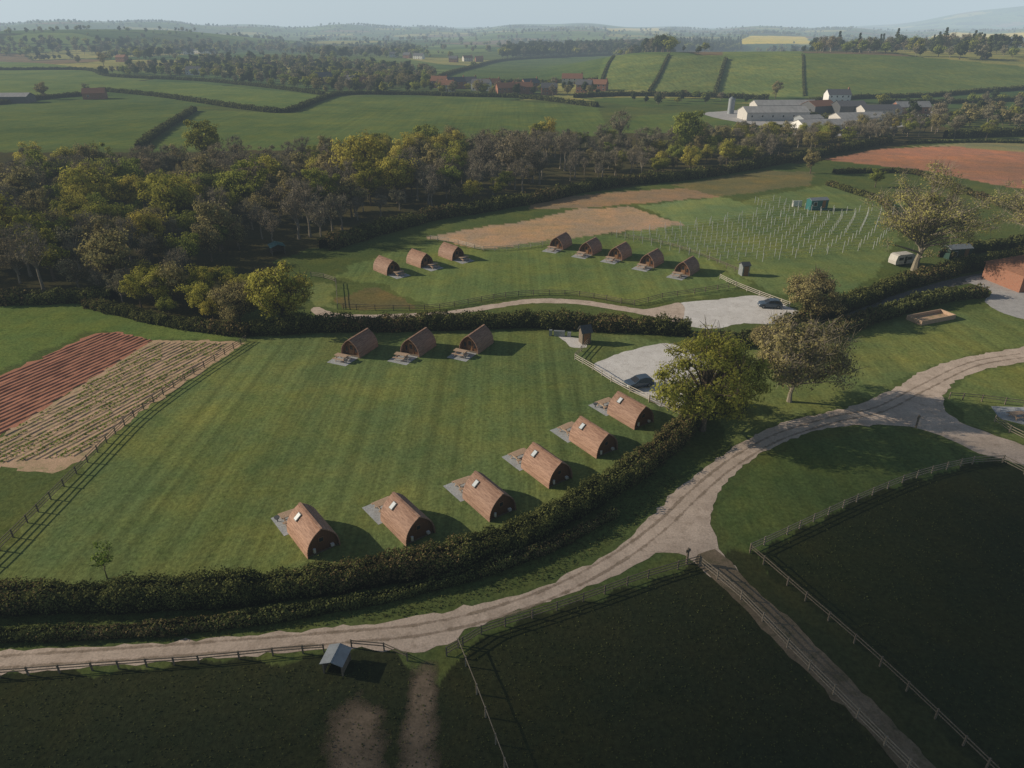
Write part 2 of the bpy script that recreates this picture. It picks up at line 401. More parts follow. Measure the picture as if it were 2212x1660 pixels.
for of in (-.62,.62): soft_patch('wheel_rut',CL,[.34,.34],.016,M_wear,.5,of)
patch('dirt_track',[(1545,1190),(1570,1205),(1620,1262),(1700,1335),(1800,1432),(1900,1532),(2000,1636),(2080,1720),(2010,1730),(1960,1680),(1880,1590),(1780,1490),(1680,1390),(1600,1310),(1540,1250),(1500,1212)],.024,M_dirt)
soft_patch('dirt_path',[(915,1385),(918,1430),(912,1500),(905,1580),(905,1720)],[1.9,1.7,1.9,2.2,2.4],.008,M_dirta)
soft_patch('bare_earth',[(775,1450),(765,1520),(770,1600),(775,1720)],[1.2,3,3.2,2.6],.006,M_dirta)
patch('gravel_car_park',[(1282,792),(1320,770),(1380,752),(1445,742),(1500,765),(1560,800),(1520,870),(1440,880),(1400,862),(1330,825)],.012,M_gravel)
patch('gravel_car_park',[(1425,676),(1470,655),(1540,648),(1610,640),(1650,642),(1700,662),(1760,690),(1700,700),(1600,700),(1540,712),(1470,700)],.012,M_gravel)
patch('gravel_path',[(1470,655),(1400,668),(1330,660),(1250,648),(1150,646),(1060,658),(950,674),(800,680),(720,676),(690,664),(670,668),(700,686),(800,690),(950,684),(1060,668),(1150,656),(1250,658),(1330,670),(1400,682),(1470,698)],.016,M_track,jit=.08)
patch('footpath',[(1205,725),(1240,730),(1270,735),(1265,750),(1240,752),(1222,738)],.010,M_gravel)
patch('lane',[(1480,745),(1700,715),(1800,690),(1900,650),(2000,618),(2100,594),(2250,570),(2400,550),(2400,575),(2212,600),(2100,612),(2000,634),(1900,668),(1800,708),(1700,730)],.012,M_road,jit=.05)
patch('farmyard_concrete',[(2085,605),(2150,592),(2300,590),(2500,600),(2500,740),(2212,690),(2130,655),(2140,630)],.016,M_yard,jit=.05)
patch('farm_yard',[(1520,245),(1600,238),(1760,225),(1900,232),(2010,240),(2000,262),(1880,285),(1760,298),(1690,285),(1640,272),(1560,258)],.05,M_yard,jit=.3,step=3)
patch('ploughed_field',[(-250,900),(0,812),(205,720),(250,718),(330,735),(180,830),(0,942),(-250,1080)],.010,M_soil,jit=.25,smooth=False)
patch('vegetable_field',[(330,735),(500,738),(528,742),(420,815),(300,893),(180,992),(120,1022),(0,1012),(-250,1180),(-250,1082),(0,942),(180,830)],.006,M_soil2,jit=.25,smooth=False)
patch('gravel_pad',[(2140,878),(2212,880),(2260,885),(2260,925),(2212,918),(2160,905)],.012,M_grey,smooth=False,jit=.02)

def rows(poly_px,direction,spacing,fn,off=0):
    w=PL(poly_px)[:,:2]; d=np.array(direction,float); d/=np.linalg.norm(d); n=np.array([-d[1],d[0]])
    s=w@n; k=math.floor(s.min()/spacing)
    while k*spacing<s.max():
        c=k*spacing+off; ts=[]
        m=len(w)
        for a in range(m):
            p,q=w[a],w[(a+1)%m]; sp,sq=p@n-c,q@n-c
            if (sp>0)!=(sq>0):
                t=sp/(sp-sq); ts.append((p+(q-p)*t)@d)
        ts.sort()
        for a in range(0,len(ts)-1,2):
            fn(n*c+d*ts[a],n*c+d*ts[a+1],k)
        k+=1
bb=B()
RH=.12; RW=.34
def ridge(a,b,k):
    L=np.linalg.norm(b-a)
    if L<2: return
    d=(b-a)/L; n=np.array([-d[1],d[0]]); m=max(2,int(L/1.2)); w=RW; prev=None
    for s in range(m+1):
        p=a+d*L*s/m+n*RNG.normal(0,.04); hh=RH+RNG.normal(0,.02)
        cur=[(*(p-n*w),.012),(*(p-n*.1),hh),(*(p+n*.1),hh),(*(p+n*w),.012)]
        if prev is not None: bb.add(prev+cur,[(0,4,5,1),(1,5,6,2),(2,6,7,3)],0)
        prev=cur
rows([(-250,900),(0,815),(205,722),(250,720),(325,735),(180,828),(0,938),(-250,1075)],(.40,.92),.95,ridge)
obj('soil_ridges',bb.mesh('soil_ridges',[M_soil]))

def leafquads(Cn,size,rng,nrm=None,bias=1.2):
    n=len(Cn)
    if nrm is None:
        a=rng.normal(size=(n,3)); a/=np.linalg.norm(a,axis=1)[:,None]
        b=np.cross(a,rng.normal(size=(n,3))); b/=np.linalg.norm(b,axis=1)[:,None]+1e-9
    else:
        nn=nrm*bias+rng.normal(size=(n,3))*.55; nn/=np.linalg.norm(nn,axis=1)[:,None]+1e-9
        a=np.cross(nn,rng.normal(size=(n,3))); a/=np.linalg.norm(a,axis=1)[:,None]+1e-9
        b=np.cross(nn,a)
    s=np.asarray(size)[:,None]
    V=np.stack([Cn+a*s,Cn+b*s*.75,Cn-a*s,Cn-b*s*.75],1).reshape(-1,3)
    Qd=np.arange(4*n).reshape(-1,4)
    return V,Qd
class Acc:
    def __init__(s): s.V=[];s.Q=[];s.M=[];s.T=[];s.n=0
    def add(s,V,Q,m,t):
        V=np.asarray(V,float); s.V.append(V); s.Q.append(np.asarray(Q)+s.n); s.M.append(np.full(len(Q),m))
        s.T.append(np.full(len(V),t) if np.isscalar(t) else t); s.n+=len(V)
    def tube(s,a,b,r0,r1,m=0,n=5):
        a=np.array(a,float); b=np.array(b,float); d=b-a; L=np.linalg.norm(d)+1e-9; d/=L
        u=np.cross(d,[.3,.9,.2]); u/=np.linalg.norm(u)+1e-9; w=np.cross(d,u)
        t=np.arange(n)*2*math.pi/n; ring=np.cos(t)[:,None]*u+np.sin(t)[:,None]*w
        V=np.concatenate([a+ring*r0,b+ring*r1]); i=np.arange(n)
        s.add(V,np.stack([i,(i+1)%n,n+(i+1)%n,n+i],1),m,.5)
    def mesh(s,name,mats):
        return npmesh(name,np.concatenate(s.V),np.concatenate(s.Q),mats,np.concatenate(s.M),np.concatenate(s.T))

ac=Acc()
UP=np.array([0,0,1.0])
def crop(a,b,k):
    L=np.linalg.norm(b-a)
    if L<3: return
    dens=[3,12,3,16,2,8,12][k%7]
    n=int(L*dens)
    if n<1: return
    t=RNG.uniform(0,1,n); gate=(np.sin(t*L*.35+k)>-.8); t=t[gate]; n=len(t)
    p=a+(b-a)*t[:,None]+RNG.normal(0,.08,(n,2))
    Cn=np.column_stack([p,RNG.uniform(.06,.20,n)])
    V,Qd=leafquads(Cn,RNG.uniform(.10,.18,n),RNG,np.tile(UP,(n,1))); ac.add(V,Qd,0,np.repeat(RNG.uniform(.2,1,n),4))
vegpoly=[(330,740),(490,742),(410,812),(290,890),(170,985),(0,1000),(-250,1160),(-250,1090),(0,948),(180,836)]
rows(vegpoly,(.40,.92),.85,crop)
obj('vegetable_rows',ac.mesh('vegetable_rows',[L_crop]))
bb=B(); RH=.08; RW=.3
rows(vegpoly,(.40,.92),.85,ridge,.42)
obj('seed_bed_ridges',bb.mesh('seed_bed_ridges',[M_soil2]))

# ------------------------------------------------------------ hedges
def hedge(name,pts,w,h,mats,dens,qs,step=.8,px=True,gap=0.0,seed=0,core=True):
    rng=np.random.default_rng(seed+11)
    wv=PL(pts) if px else np.array(pts,float)
    q=resample(wv,step,True)
    n=len(q); T=np.gradient(q,axis=0); T/=np.linalg.norm(T,axis=1)[:,None]+1e-9; Nn=np.stack([-T[:,1],T[:,0]],1)
    s=np.concatenate([[0],np.cumsum(np.linalg.norm(np.diff(q,axis=0),axis=1))])
    ph=rng.uniform(0,6,6)
    def mod(s): return 1+.10*np.sin(s*.31+ph[0])+.09*np.sin(s*.83+ph[1])+.08*np.sin(s*1.9+ph[2])
    def mod2(s): return 1+.12*np.sin(s*.27+ph[3])+.10*np.sin(s*.71+ph[4])+.08*np.sin(s*2.3+ph[5])
    zz=hgt(q[:,0],q[:,1]); acc=Acc()
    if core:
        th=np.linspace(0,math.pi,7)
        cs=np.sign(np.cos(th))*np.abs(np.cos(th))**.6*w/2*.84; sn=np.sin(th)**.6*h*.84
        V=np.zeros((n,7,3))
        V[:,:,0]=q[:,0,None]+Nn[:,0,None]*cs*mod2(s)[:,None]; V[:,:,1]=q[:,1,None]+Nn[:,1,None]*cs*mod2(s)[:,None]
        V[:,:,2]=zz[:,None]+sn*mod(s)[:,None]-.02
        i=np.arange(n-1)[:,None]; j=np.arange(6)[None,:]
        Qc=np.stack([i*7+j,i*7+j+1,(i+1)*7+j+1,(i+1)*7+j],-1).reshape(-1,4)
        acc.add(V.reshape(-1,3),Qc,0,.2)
    L=s[-1]; nq=int(L*dens)
    t=rng.uniform(0,L,nq)
    x=np.interp(t,s,q[:,0]); y=np.interp(t,s,q[:,1]); nx=np.interp(t,s,Nn[:,0]); ny=np.interp(t,s,Nn[:,1]); z0=np.interp(t,s,zz)
    th=rng.uniform(0,math.pi,nq); rr=rng.normal(.98,.085,nq)+.06*np.sin(t*3.1+th*4)
    c=np.sign(np.cos(th))*np.abs(np.cos(th))**.6*w/2*rr*mod2(t); sv=np.sin(th)**.6*h*rr*mod(t)
    Cn=np.column_stack([x+nx*c,y+ny*c,z0+sv+.03])
    nrm=np.column_stack([nx*np.cos(th),ny*np.cos(th),np.sin(th)])
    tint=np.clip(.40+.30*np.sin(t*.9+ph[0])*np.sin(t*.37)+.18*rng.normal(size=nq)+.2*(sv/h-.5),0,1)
    V,Qd=leafquads(Cn,rng.uniform(.5,1.4,nq)*qs,rng,nrm,.8)
    mi=1+(np.sin(t*.17+ph[2])+rng.normal(0,.5,nq)>.9).astype(int)
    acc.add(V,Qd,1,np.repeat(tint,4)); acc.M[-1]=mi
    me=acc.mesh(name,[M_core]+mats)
    return obj(name,me)
HM=[L_hdg,L_hdb]
hedge('hedge',[(-150,1312),(0,1308),(200,1308),(400,1298),(600,1282),(800,1255),(950,1225),(1100,1178),(1200,1130),(1300,1072),(1400,1002),(1470,945),(1510,895),(1600,880)],2.8,2.1,HM,560,.10,seed=1)
hedge('hedge',[(-150,1385),(0,1380),(300,1368),(600,1335),(850,1290),(1050,1235),(1200,1180),(1330,1110)],1.3,.8,HM,260,.10,seed=2)
hedge('hedge',[(545,722),(700,712),(850,712),(1000,706),(1150,704),(1300,710),(1400,716),(1490,722)],3.2,2.2,HM,240,.16,seed=3)
hedge('hedge',[(190,662),(260,678),(330,696),(430,712),(540,726)],2.2,1.6,HM,170,.17,seed=4)
hedge('hedge',[(1700,712),(1780,685),(1860,655),(1950,622),(2040,596),(2120,578),(2240,560)],3.2,2.4,HM,200,.18,seed=5)
hedge('hedge',[(1540,745),(1640,740),(1790,722),(1880,694),(1960,668),(2040,648),(2120,638)],3.0,1.8,HM,200,.18,seed=6)
hedge('hedge',[(2040,560),(2100,545),(2212,530)],3,2,HM,140,.25,seed=61)
hedge('scrub',[(700,540),(820,505),(930,475),(1050,455),(1180,432),(1320,402),(1500,385),(1700,350),(1800,330),(1920,308)],4.0,2.6,HM,150,.26,seed=7)
hedge('scrub',[(0,655),(120,652),(250,650)],3.5,2.0,HM,140,.22,seed=8)
hedge('hedge',[(1790,400),(1850,420),(1900,435),(1930,470)],2.2,1.3,HM,100,.22,seed=81)
hedge('hedge',[(1800,375),(1960,375),(2040,400),(2120,430),(2230,470)],2.2,1.4,HM,100,.22,seed=82)
def fh(pts,w=3.0,h=2.6,seed=0,dens=30): hedge('hedgerow',pts,w,h,[L_hdg,L_hdg],dens,.42,step=3,seed=seed)
fh([(225,198),(330,208),(430,222),(540,238),(620,243),(680,222),(740,206),(860,205),(1000,209),(1130,213),(1290,232)],3.4,2.6,20)
fh([(-100,232),(0,226),(100,214),(200,206)],3,2.6,21)
fh([(-100,150),(0,152),(180,152),(240,166),(420,175),(560,188),(700,206)],3,2.6,22)
fh([(300,322),(340,290),(385,262),(420,240)],3.4,2.4,23)
fh([(1290,200),(1305,160),(1326,122)],2.0,1.2,24)
fh([(1402,198),(1425,160),(1445,120)],2.0,1.3,25)
fh([(1542,208),(1556,165),(1568,128)],2.6,1.8,26)
fh([(1738,208),(1735,160),(1733,118)],1.3,.6,27)
fh([(1240,212),(1340,208),(1540,211),(1660,216)],3.5,3,28)
fh([(1740,222),(1850,214),(2000,210),(2120,200),(2280,190)],3.2,2.6,29)
fh([(1900,225),(2050,224),(2280,214)],3.2,2.6,30)
fh([(940,172),(1010,150),(1080,133),(1200,125),(1320,120)],4,3,31)
fh([(940,178),(1100,180),(1290,176)],4,3,32)
fh([(2040,300),(2130,296),(2280,292)],3,3.5,33)
fh([(1960,310),(2120,308),(2280,312)],2,1,34)
fh([(1730,250),(1800,262),(1980,262),(2212,250)],3,3,35)

# ------------------------------------------------------------ trees
def make_tree(name,Ht,R,base,ncl,clr,nq,qs,mats,seed,twigs=0,tw_w=.05,r0=None,conic=False,up=.7,lump=1.0):
    rng=np.random.default_rng(seed); ac=Acc()
    r0=r0 or Ht*.026
    zc=(base+Ht)/2; hz=(Ht-base)/2
    top=base+(Ht-base)*(.95 if conic else .55)
    pts=[np.array([0,0,-.2])]; K=6
    for k in range(1,K+1):
        pts.append(np.array([rng.normal(0,.02*Ht)*k/K,rng.normal(0,.02*Ht)*k/K,top*k/K]))
    for k in range(K):
        ac.tube(pts[k],pts[k+1],r0*(1-.13*k)*(1.35 if k==0 else 1),r0*(1-.13*(k+1)),0,7)
    ph=rng.uniform(0,6,4)
    def trunkat(z):
        z=max(0.1,min(top,z)); k=min(K-1,int(z/top*K)); f=z/top*K-k
        return pts[k]*(1-f)+pts[k+1]*f
    cen=np.array([0,0,zc])
    for c in range(ncl):
        d=rng.normal(size=3); d/=np.linalg.norm(d)
        if conic:
            zf=rng.uniform(0,1)**1.3; a=rng.uniform(0,6.283); rr=R*(1-zf)*rng.uniform(.5,1)
            cc=np.array([math.cos(a)*rr,math.sin(a)*rr,base+(Ht-base)*zf]); cr=clr*(1.1-zf*.7)
        else:
            lm=1+lump*(.18*math.sin(3*math.atan2(d[1],d[0])+ph[0])+.15*math.sin(2.3*d[2]*3+ph[1]))
            f=rng.uniform(.35,1)**.55*lm
            if d[2]<-.3: f*=.8
            cc=np.array([d[0]*(R-clr*.6)*f,d[1]*(R-clr*.6)*f,zc+d[2]*(hz-clr*.5)*f]); cr=clr*rng.uniform(.6,1.3)
        zt=base*.75+(cc[2]-base)*.45 if not conic else cc[2]
        a0=trunkat(zt if zt>base*.6 else base*.6)
        mid=(a0+cc)/2+np.array([0,0,.08*Ht*rng.uniform(-.2,.8)])*(0 if conic else 1)+rng.normal(0,.25,3)
        br=r0*rng.uniform(.22,.42)
        ac.tube(a0,mid,br,br*.6,0,4); ac.tube(mid,cc,br*.6,br*.2,0,4)
        ct=rng.uniform(-.28,.28)
        if nq:
            n=int(nq*rng.uniform(.6,1.3))
            dd=rng.normal(size=(n,3)); dd/=np.linalg.norm(dd,axis=1)[:,None]
            rr=rng.uniform(0,1,n)**.38*cr
            p=cc+dd*rr[:,None]*np.array([1,1,up])
            go=(cc-cen); go=go/(np.linalg.norm(go)+1e-6)
            nrm=dd*.8+go*.9+np.array([0,0,.25])
            V,Qd=leafquads(p,rng.uniform(.55,1.4,n)*qs,rng,nrm,.9)
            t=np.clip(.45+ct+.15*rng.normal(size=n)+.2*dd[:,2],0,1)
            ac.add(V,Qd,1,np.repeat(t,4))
        if twigs:
            n=twigs; dd=rng.normal(size=(n,3)); dd[:,2]+=.5; dd/=np.linalg.norm(dd,axis=1)[:,None]
            s=cc+dd*cr*.1+rng.normal(0,cr*.15,(n,3)); e=cc+dd*(cr*rng.uniform(.7,1.45,n))[:,None]
            w=np.cross(dd,rng.normal(size=(n,3))); w/=np.linalg.norm(w,axis=1)[:,None]; w*=tw_w
            V=np.stack([s-w,s+w,e+w*.3,e-w*.3],1).reshape(-1,3)
            ac.add(V,np.arange(4*n).reshape(-1,4),0,.5)
    return ac.mesh(name,mats)
T_oak1=make_tree('oak',13.5,7.6,1.2,140,1.5,160,.15,[M_bark,L_yel],101,twigs=8,lump=.7)
T_olive=make_tree('ash',10.5,6.0,1.0,95,1.4,120,.135,[M_barkg,L_olv],102,twigs=25,tw_w=.03)
T_oak2=make_tree('oak_open',19,11.5,3.0,120,1.9,85,.15,[M_barkg,L_osp],113,twigs=26,tw_w=.035,r0=.6,lump=1.3)
T_sm=make_tree('field_maple',8.5,5.2,.6,75,1.3,140,.14,[M_bark,L_olv],104,twigs=12)
T_yel=make_tree('oak_field',8.5,5.0,.5,80,1.25,140,.15,[M_bark,L_yel],105,twigs=8)
T_sap=make_tree('sapling',2.6,1.0,.8,14,.35,28,.07,[M_bark,L_crop],106,twigs=10,tw_w=.012,r0=.04)
def tree(name,me,px,py,sc=1,rz=None,nm=None):
    p=P(px,py); o=obj(name,me,None,tuple(p),random.uniform(0,6.28) if rz is None else rz,sc); return o
tree('oak_tree',T_oak1,1517,930,1.0)
tree('ash_tree',T_olive,1705,868,1.12)
tree('oak_tree',T_oak2,1975,585,1.08,1.0)
tree('oak_tree',T_oak2,2235,545,.95,2.2)
tree('maple_tree',T_sm,1745,690,1.02)
tree('oak_tree',T_yel,612,700,1.28)
tree('willow_tree',T_sm,520,700,.9)
tree('sapling',T_sap,232,1250,1.5)
tree('maple_tree',T_sm,1650,760,.55)
W=[]
for k in range(2): W.append(('b',make_tree('w_bare%d'%k,13,4.2,4.5,30,1.3,16,.18,[M_barkg,L_brn],200+k,twigs=30,tw_w=.04)))
for k in range(2): W.append(('b',make_tree('w_brown%d'%k,12,4.4,3,34,1.4,60,.20,[M_barkg,L_brn],210+k,twigs=14,tw_w=.045)))
for k in range(2): W.append(('o',make_tree('w_olive%d'%k,12,4.8,2.6,36,1.5,90,.22,[M_bark,L_olv],220+k,twigs=10)))
for k in range(3): W.append(('g',make_tree('w_green%d'%k,12,5.2,2.2,38,1.6,115,.23,[M_bark,L_grn],230+k,twigs=3)))
for k in range(3): W.append(('y',make_tree('w_yel%d'%k,13,5.6,2.4,44,1.7,115,.23,[M_bark,L_yel],240+k,twigs=3)))
Wk={t:[m for a,m in W if a==t] for t in 'bogy'}
for (x,y,t,s) in [(450,362,'g',1.4),(790,425,'y',1.5),(925,345,'g',1.2),(880,380,'y',1.0),(1338,330,'b',1.35),(1480,335,'g',1.45),(945,400,'o',1.1),(540,470,'g',1.3),(380,500,'y',1.2),(195,480,'y',1.2),(640,480,'o',1.1),(1100,400,'b',1.4),(1040,390,'b',1.2),(1220,370,'b',1.1),(1750,375,'o',.7),(1890,405,'g',.5),(250,630,'o',1.05),(380,665,'o',.75),(440,670,'g',.65),(330,650,'g',.65),(20,560,'y',1.1),(720,420,'o',1.0),(1560,330,'o',.9),(1400,345,'b',1.0),(95,215,'o',1.0),(225,145,'o',1.4),(190,205,'b',.7),(388,165,'g',1.0),(1675,213,'o',1.0),(2060,300,'b',.9),(1900,300,'b',1.0),(1860,290,'o',.8),(860,440,'y',1.1),(120,430,'g',1.2),(290,430,'g',1.1),(700,470,'g',1.1),(480,540,'o',1.0),(100,580,'g',1.0),(330,560,'y',.85),(980,420,'g',.95),(1700,310,'o',.8),(1790,312,'g',.75),(1640,335,'b',.9),(1960,296,'g',.8),(2020,290,'o',.8),(1930,285,'b',.9),(2130,300,'g',.7),(590,430,'y',1.0),(60,470,'o',1.15),(250,520,'g',.95),(760,470,'o',.9),(440,430,'o',1.1),(1150,395,'b',1.1),(1510,320,'o',.9)]:
    tree({'g':'oak_tree','y':'oak_tree','b':'ash_tree','o':'field_maple_tree'}[t],random.choice(Wk[t]),x,y,s)
def scatter(poly,sp,rng):
    w=poly; x0,y0=w[:,0].min(),w[:,1].min(); x1,y1=w[:,0].max(),w[:,1].max()
    gx,gy=np.meshgrid(np.arange(x0,x1,sp),np.arange(y0,y1,sp)); gx=gx.ravel()+rng.uniform(-.42,.42,gx.size)*sp; gy=gy.ravel()+rng.uniform(-.42,.42,gy.size)*sp
    k=inpoly(gx,gy,w); return gx[k],gy[k]
wood=empty('woodland')
rng=np.random.default_rng(5)
for poly,sp in (([(-350,640),(-250,400),(0,395),(300,375),(500,372),(750,350),(1000,335),(1200,318),(1200,395),(1130,425),(1000,445),(900,465),(800,495),(700,530),(640,545),(560,560),(480,575),(420,620),(300,640),(200,640),(0,640)],7.0),
                ([(1200,318),(1500,310),(1700,305),(1880,290),(2000,275),(2050,285),(1960,302),(1800,325),(1650,355),(1500,378),(1350,392),(1200,395)],7.5),
                ([(180,640),(330,635),(470,600),(560,620),(560,680),(470,705),(330,685)],4.5)):
    w=PL(poly); xs,ys=scatter(w,sp,rng)
    for x,y in zip(xs,ys):
        q=math.sin(x/17+1)*math.sin(y/23)+rng.normal(0,.45)
        t='b' if q<.12 else 'o' if q<.42 else 'g' if q<.86 else 'y'
        s=rng.uniform(.5,1.0)*(.6 if sp<5 else 1)*(.8 if x>20 else 1)
        obj('tree',Wk[t][rng.integers(len(Wk[t]))],wood,(x,y,float(hgt(x,y))),rng.uniform(0,6.28),(s*rng.uniform(.9,1.15),s,s*rng.uniform(.85,1.1)))
D=[]
for k in range(3): D.append(make_tree('d_green%d'%k,11,5,1.0,22,2.0,55,.45,[M_bark,L_grn],300+k))
for k in range(2): D.append(make_tree('d_olive%d'%k,11,4.6,1.0,22,1.9,50,.42,[M_bark,L_olv],310+k,twigs=8,tw_w=.1))
for k in range(2): D.append(make_tree('d_brown%d'%k,12,4.6,2.0,22,1.9,40,.40,[M_barkg,L_brn],320+k,twigs=16,tw_w=.08))
for k in range(2): D.append(make_tree('d_dark%d'%k,12,4.2,.8,22,1.8,60,.48,[M_bark,L_drk],330+k))
D.append(make_tree('d_conifer',16,3.4,.8,60,1.3,40,.45,[M_bark,L_drk],340,conic=True))
dist=empty('distant_trees')
def dput(x,y,s=None,kinds=None):
    if kinds is None: kinds=[0,1,2,3,5,6,7,8,7]
    s=s or rng.uniform(.6,1.15)
    obj('tree',D[kinds[rng.integers(len(kinds))]],dist,(x,y,float(hgt(x,y))-.3),rng.uniform(0,6.28),(s*rng.uniform(.9,1.2),s*rng.uniform(.9,1.2),s))
for poly,sp,sc,kinds in (
  ([(200,165),(450,130),(700,135),(930,152),(930,185),(800,200),(700,200),(560,186),(420,168)],15,.9,None),
  ([(-200,95),(0,92),(300,98),(600,98),(880,100),(930,122),(700,130),(640,115),(500,112),(300,135),(200,118),(0,125),(-200,130)],22,1.2,None),
  ([(1080,128),(1090,112),(1300,106),(1450,104),(1455,118),(1320,120)],13,1.6,[0,7,8,7,8,5]),
  ([(1450,112),(1450,100),(1600,98),(1600,110)],12,1.5,[0,2,7,8,9]),
  ([(1740,114),(1780,98),(2000,105),(2212,118),(2350,125),(2350,150),(2212,142),(2000,124)],13,1.3,[0,2,5,6,7,8,9]),
  ([(930,192),(1290,192),(1290,205),(1100,207),(930,205)],12,.75,None),
  ([(700,202),(940,160),(940,200),(800,206)],14,.8,None),
  ([(1930,262),(2050,250),(2290,232),(2290,290),(2100,285),(2000,280)],11,.8,[0,3,4,5,6,7]),
  ([(1540,292),(1640,285),(1720,300),(1860,294),(1980,280),(1980,292),(1860,306),(1700,312),(1560,306)],10,.6,[0,3,4,5,6]),
  ([(1320,212),(1560,212),(1640,222),(1500,228),(1350,228)],15,.6,None),
  ([(1750,226),(1900,222),(2250,214),(2250,225),(1900,230)],15,.6,None)):
    w=PL(poly); xs,ys=scatter(w,sp,rng)
    if len(xs)>650:
        k=rng.permutation(len(xs))[:650]; xs,ys=xs[k],ys[k]
    for x,y in zip(xs,ys): dput(x,y,sc*rng.uniform(.65,1.15),kinds)
cand=200000
rr=np.sqrt(rng.uniform(620**2,5200**2,cand)); aa=np.radians(rng.uniform(-38,38,cand))
xx=rr*np.sin(aa); yy=rr*np.cos(aa); b_,i_=vor(xx,yy)
protect=np.zeros(cand,bool)
for poly,c,mw in ZONES:
    if np.mean(poly[:,1])>450: protect|=inpoly(xx,yy,poly)
k=(b_<.014)&~protect; x1,y1=xx[k][:3600],yy[k][:3600]
for x,y in zip(x1,y1): dput(x,y,rng.uniform(.35,1.05)*(1+.3*(math.hypot(x,y)>2500)))
k=(i_>.86)&(i_<.93)&~protect; x1,y1=xx[k][:1500],yy[k][:1500]
for x,y in zip(x1,y1): dput(x,y,rng.uniform(.8,1.4),[0,2,5,7,8])

# ------------------------------------------------------------ fences
def fence(name,pts,h=1.05,step=2.0,rails=3,mat=M_fence,pw=.11,rw=.08,px=True):
    w=PL(pts) if px else np.array(pts,float)
    q=resample(w,step,True); b=B()
    for k,(x,y) in enumerate(q):
        hh=h*(1+RNG.normal(0,.02)); b.box((x,y,hh/2-.05),(pw,pw,hh+.1),RNG.uniform(0,.3))
    for k in range(len(q)-1):
        for r in range(rails):
            z=h*(.9-.30*r)
            b.bar((*q[k],z+RNG.normal(0,.012)),(*q[k+1],z+RNG.normal(0,.012)),.045,rw)
    return obj(name,b.mesh(name,[mat]))
fence('wooden_fence',[(-150,1330),(0,1190),(60,1130),(190,1000),(290,902),(400,822),(532,738)],mat=M_fenced)
fence('wooden_fence',[(-150,1475),(0,1464),(200,1449),(430,1433),(590,1417),(700,1409)],mat=M_fenced,h=.9,rails=2)
fence('wooden_fence',[(760,1400),(830,1406),(880,1428)],mat=M_fenced,h=.9,rails=2)
fence('wooden_fence',[(965,1418),(1000,1396),(1040,1371),(1150,1336),(1260,1300),(1400,1250),(1510,1218)],mat=M_fenced)
fence('wooden_fence',[(1512,1222),(1600,1296),(1700,1400),(1850,1552),(1960,1662),(2050,1750)],mat=M_fence)
fence('wooden_fence',[(1620,1195),(1700,1265),(1900,1440),(2130,1660),(2200,1730)],mat=M_fenced,rails=2)
fence('wooden_fence',[(1620,1192),(1700,1155),(1850,1085),(1980,1033),(2100,1003),(2165,1000)],mat=M_fence)
fence('wooden_fence',[(2165,1000),(2212,1025),(2300,1075)],mat=M_fence)
fence('wooden_fence',[(990,1400),(1030,1500),(1090,1660),(1120,1740)],rails=1,mat=M_fence,h=1.1)
fence('wooden_fence',[(1242,778),(1280,800),(1320,826),(1360,848),(1402,868)],mat=M_fencew)
fence('wooden_fence',[(1402,870),(1440,885),(1480,905)],mat=M_fence)
fence('wooden_fence',[(1242,776),(1256,760),(1275,740)],mat=M_fence)
fence('wooden_fence',[(742,668),(850,671),(950,668),(1040,652),(1120,640),(1220,638),(1310,650),(1370,660),(1430,645),(1500,635),(1590,620)],mat=M_fenced,step=2.4)
fence('wooden_fence',[(1555,603),(1590,620),(1640,640),(1705,664)],mat=M_fencew)
fence('wooden_fence',[(672,598),(700,602),(724,610)],mat=M_fence)
fence('wooden_fence',[(726,612),(730,668)],mat=M_fence,rails=2,step=3)
fence('wooden_fence',[(930,518),(990,528),(1045,542),(1120,538),(1190,528)],mat=M_fencew,step=2.5)
fence('wooden_fence',[(1320,510),(1430,530),(1510,555),(1600,592)],mat=M_fenced,step=2.5,rails=2)
fence('wooden_fence',[(2148,912),(2180,935),(2240,965)],mat=M_fence)
fence('wooden_fence',[(2050,862),(2120,868),(2212,880)],mat=M_fenced,rails=2)
for (x,y) in [(1483,1218),(1978,925)]:
    b=B(); b.box((0,0,.9),(.16,.16,1.9)); b.box((0,0,1.55),(.5,.06,.3)); obj('sign_post',b.mesh('sign_post',[M_fenced]),None,tuple(P(x,y)),.4)

# ------------------------------------------------------------ pods
PW,PLn,PH=3.3,5.1,2.75
def arch(s): return PW/2*(1-s**2.7)**.92, PH*s
def pod_shell():
    b=B(); n=16; x0,x1=-PLn/2,PLn/2
    ks=[math.sin(math.pi/2*k/n)**.9 for k in range(n+1)]
    for sg in (1,-1):
        for k in range(n):
            s0,s1=ks[k],ks[k+1]
            y0,z0=arch(s0); y1,z1=arch(s1)
            t=np.array([y1-y0,z1-z0]); t/=np.linalg.norm(t)+1e-9; nn=np.array([t[1],-t[0]])
            o0=nn*.055; o1=nn*.012; i0=-nn*.06
            ov=t*.02
            ps=[(y0+o0[0]-ov[0],z0+o0[1]-ov[1]),(y1+o1[0],z1+o1[1]),(y1+i0[0],z1+i0[1]),(y0+i0[0],z0+i0[1])]
            vs=[(x0,sg*p[0],max(p[1],0)) for p in ps]+[(x1,sg*p[0],max(p[1],0)) for p in ps]
            b.add(vs,[(0,1,5,4),(3,7,6,2),(0,4,7,3),(1,2,6,5),(0,3,2,1),(4,5,6,7)])
    b.box((0,0,PH+.04),(PLn+.06,.26,.06))
    return b.mesh('shell',[M_pod])
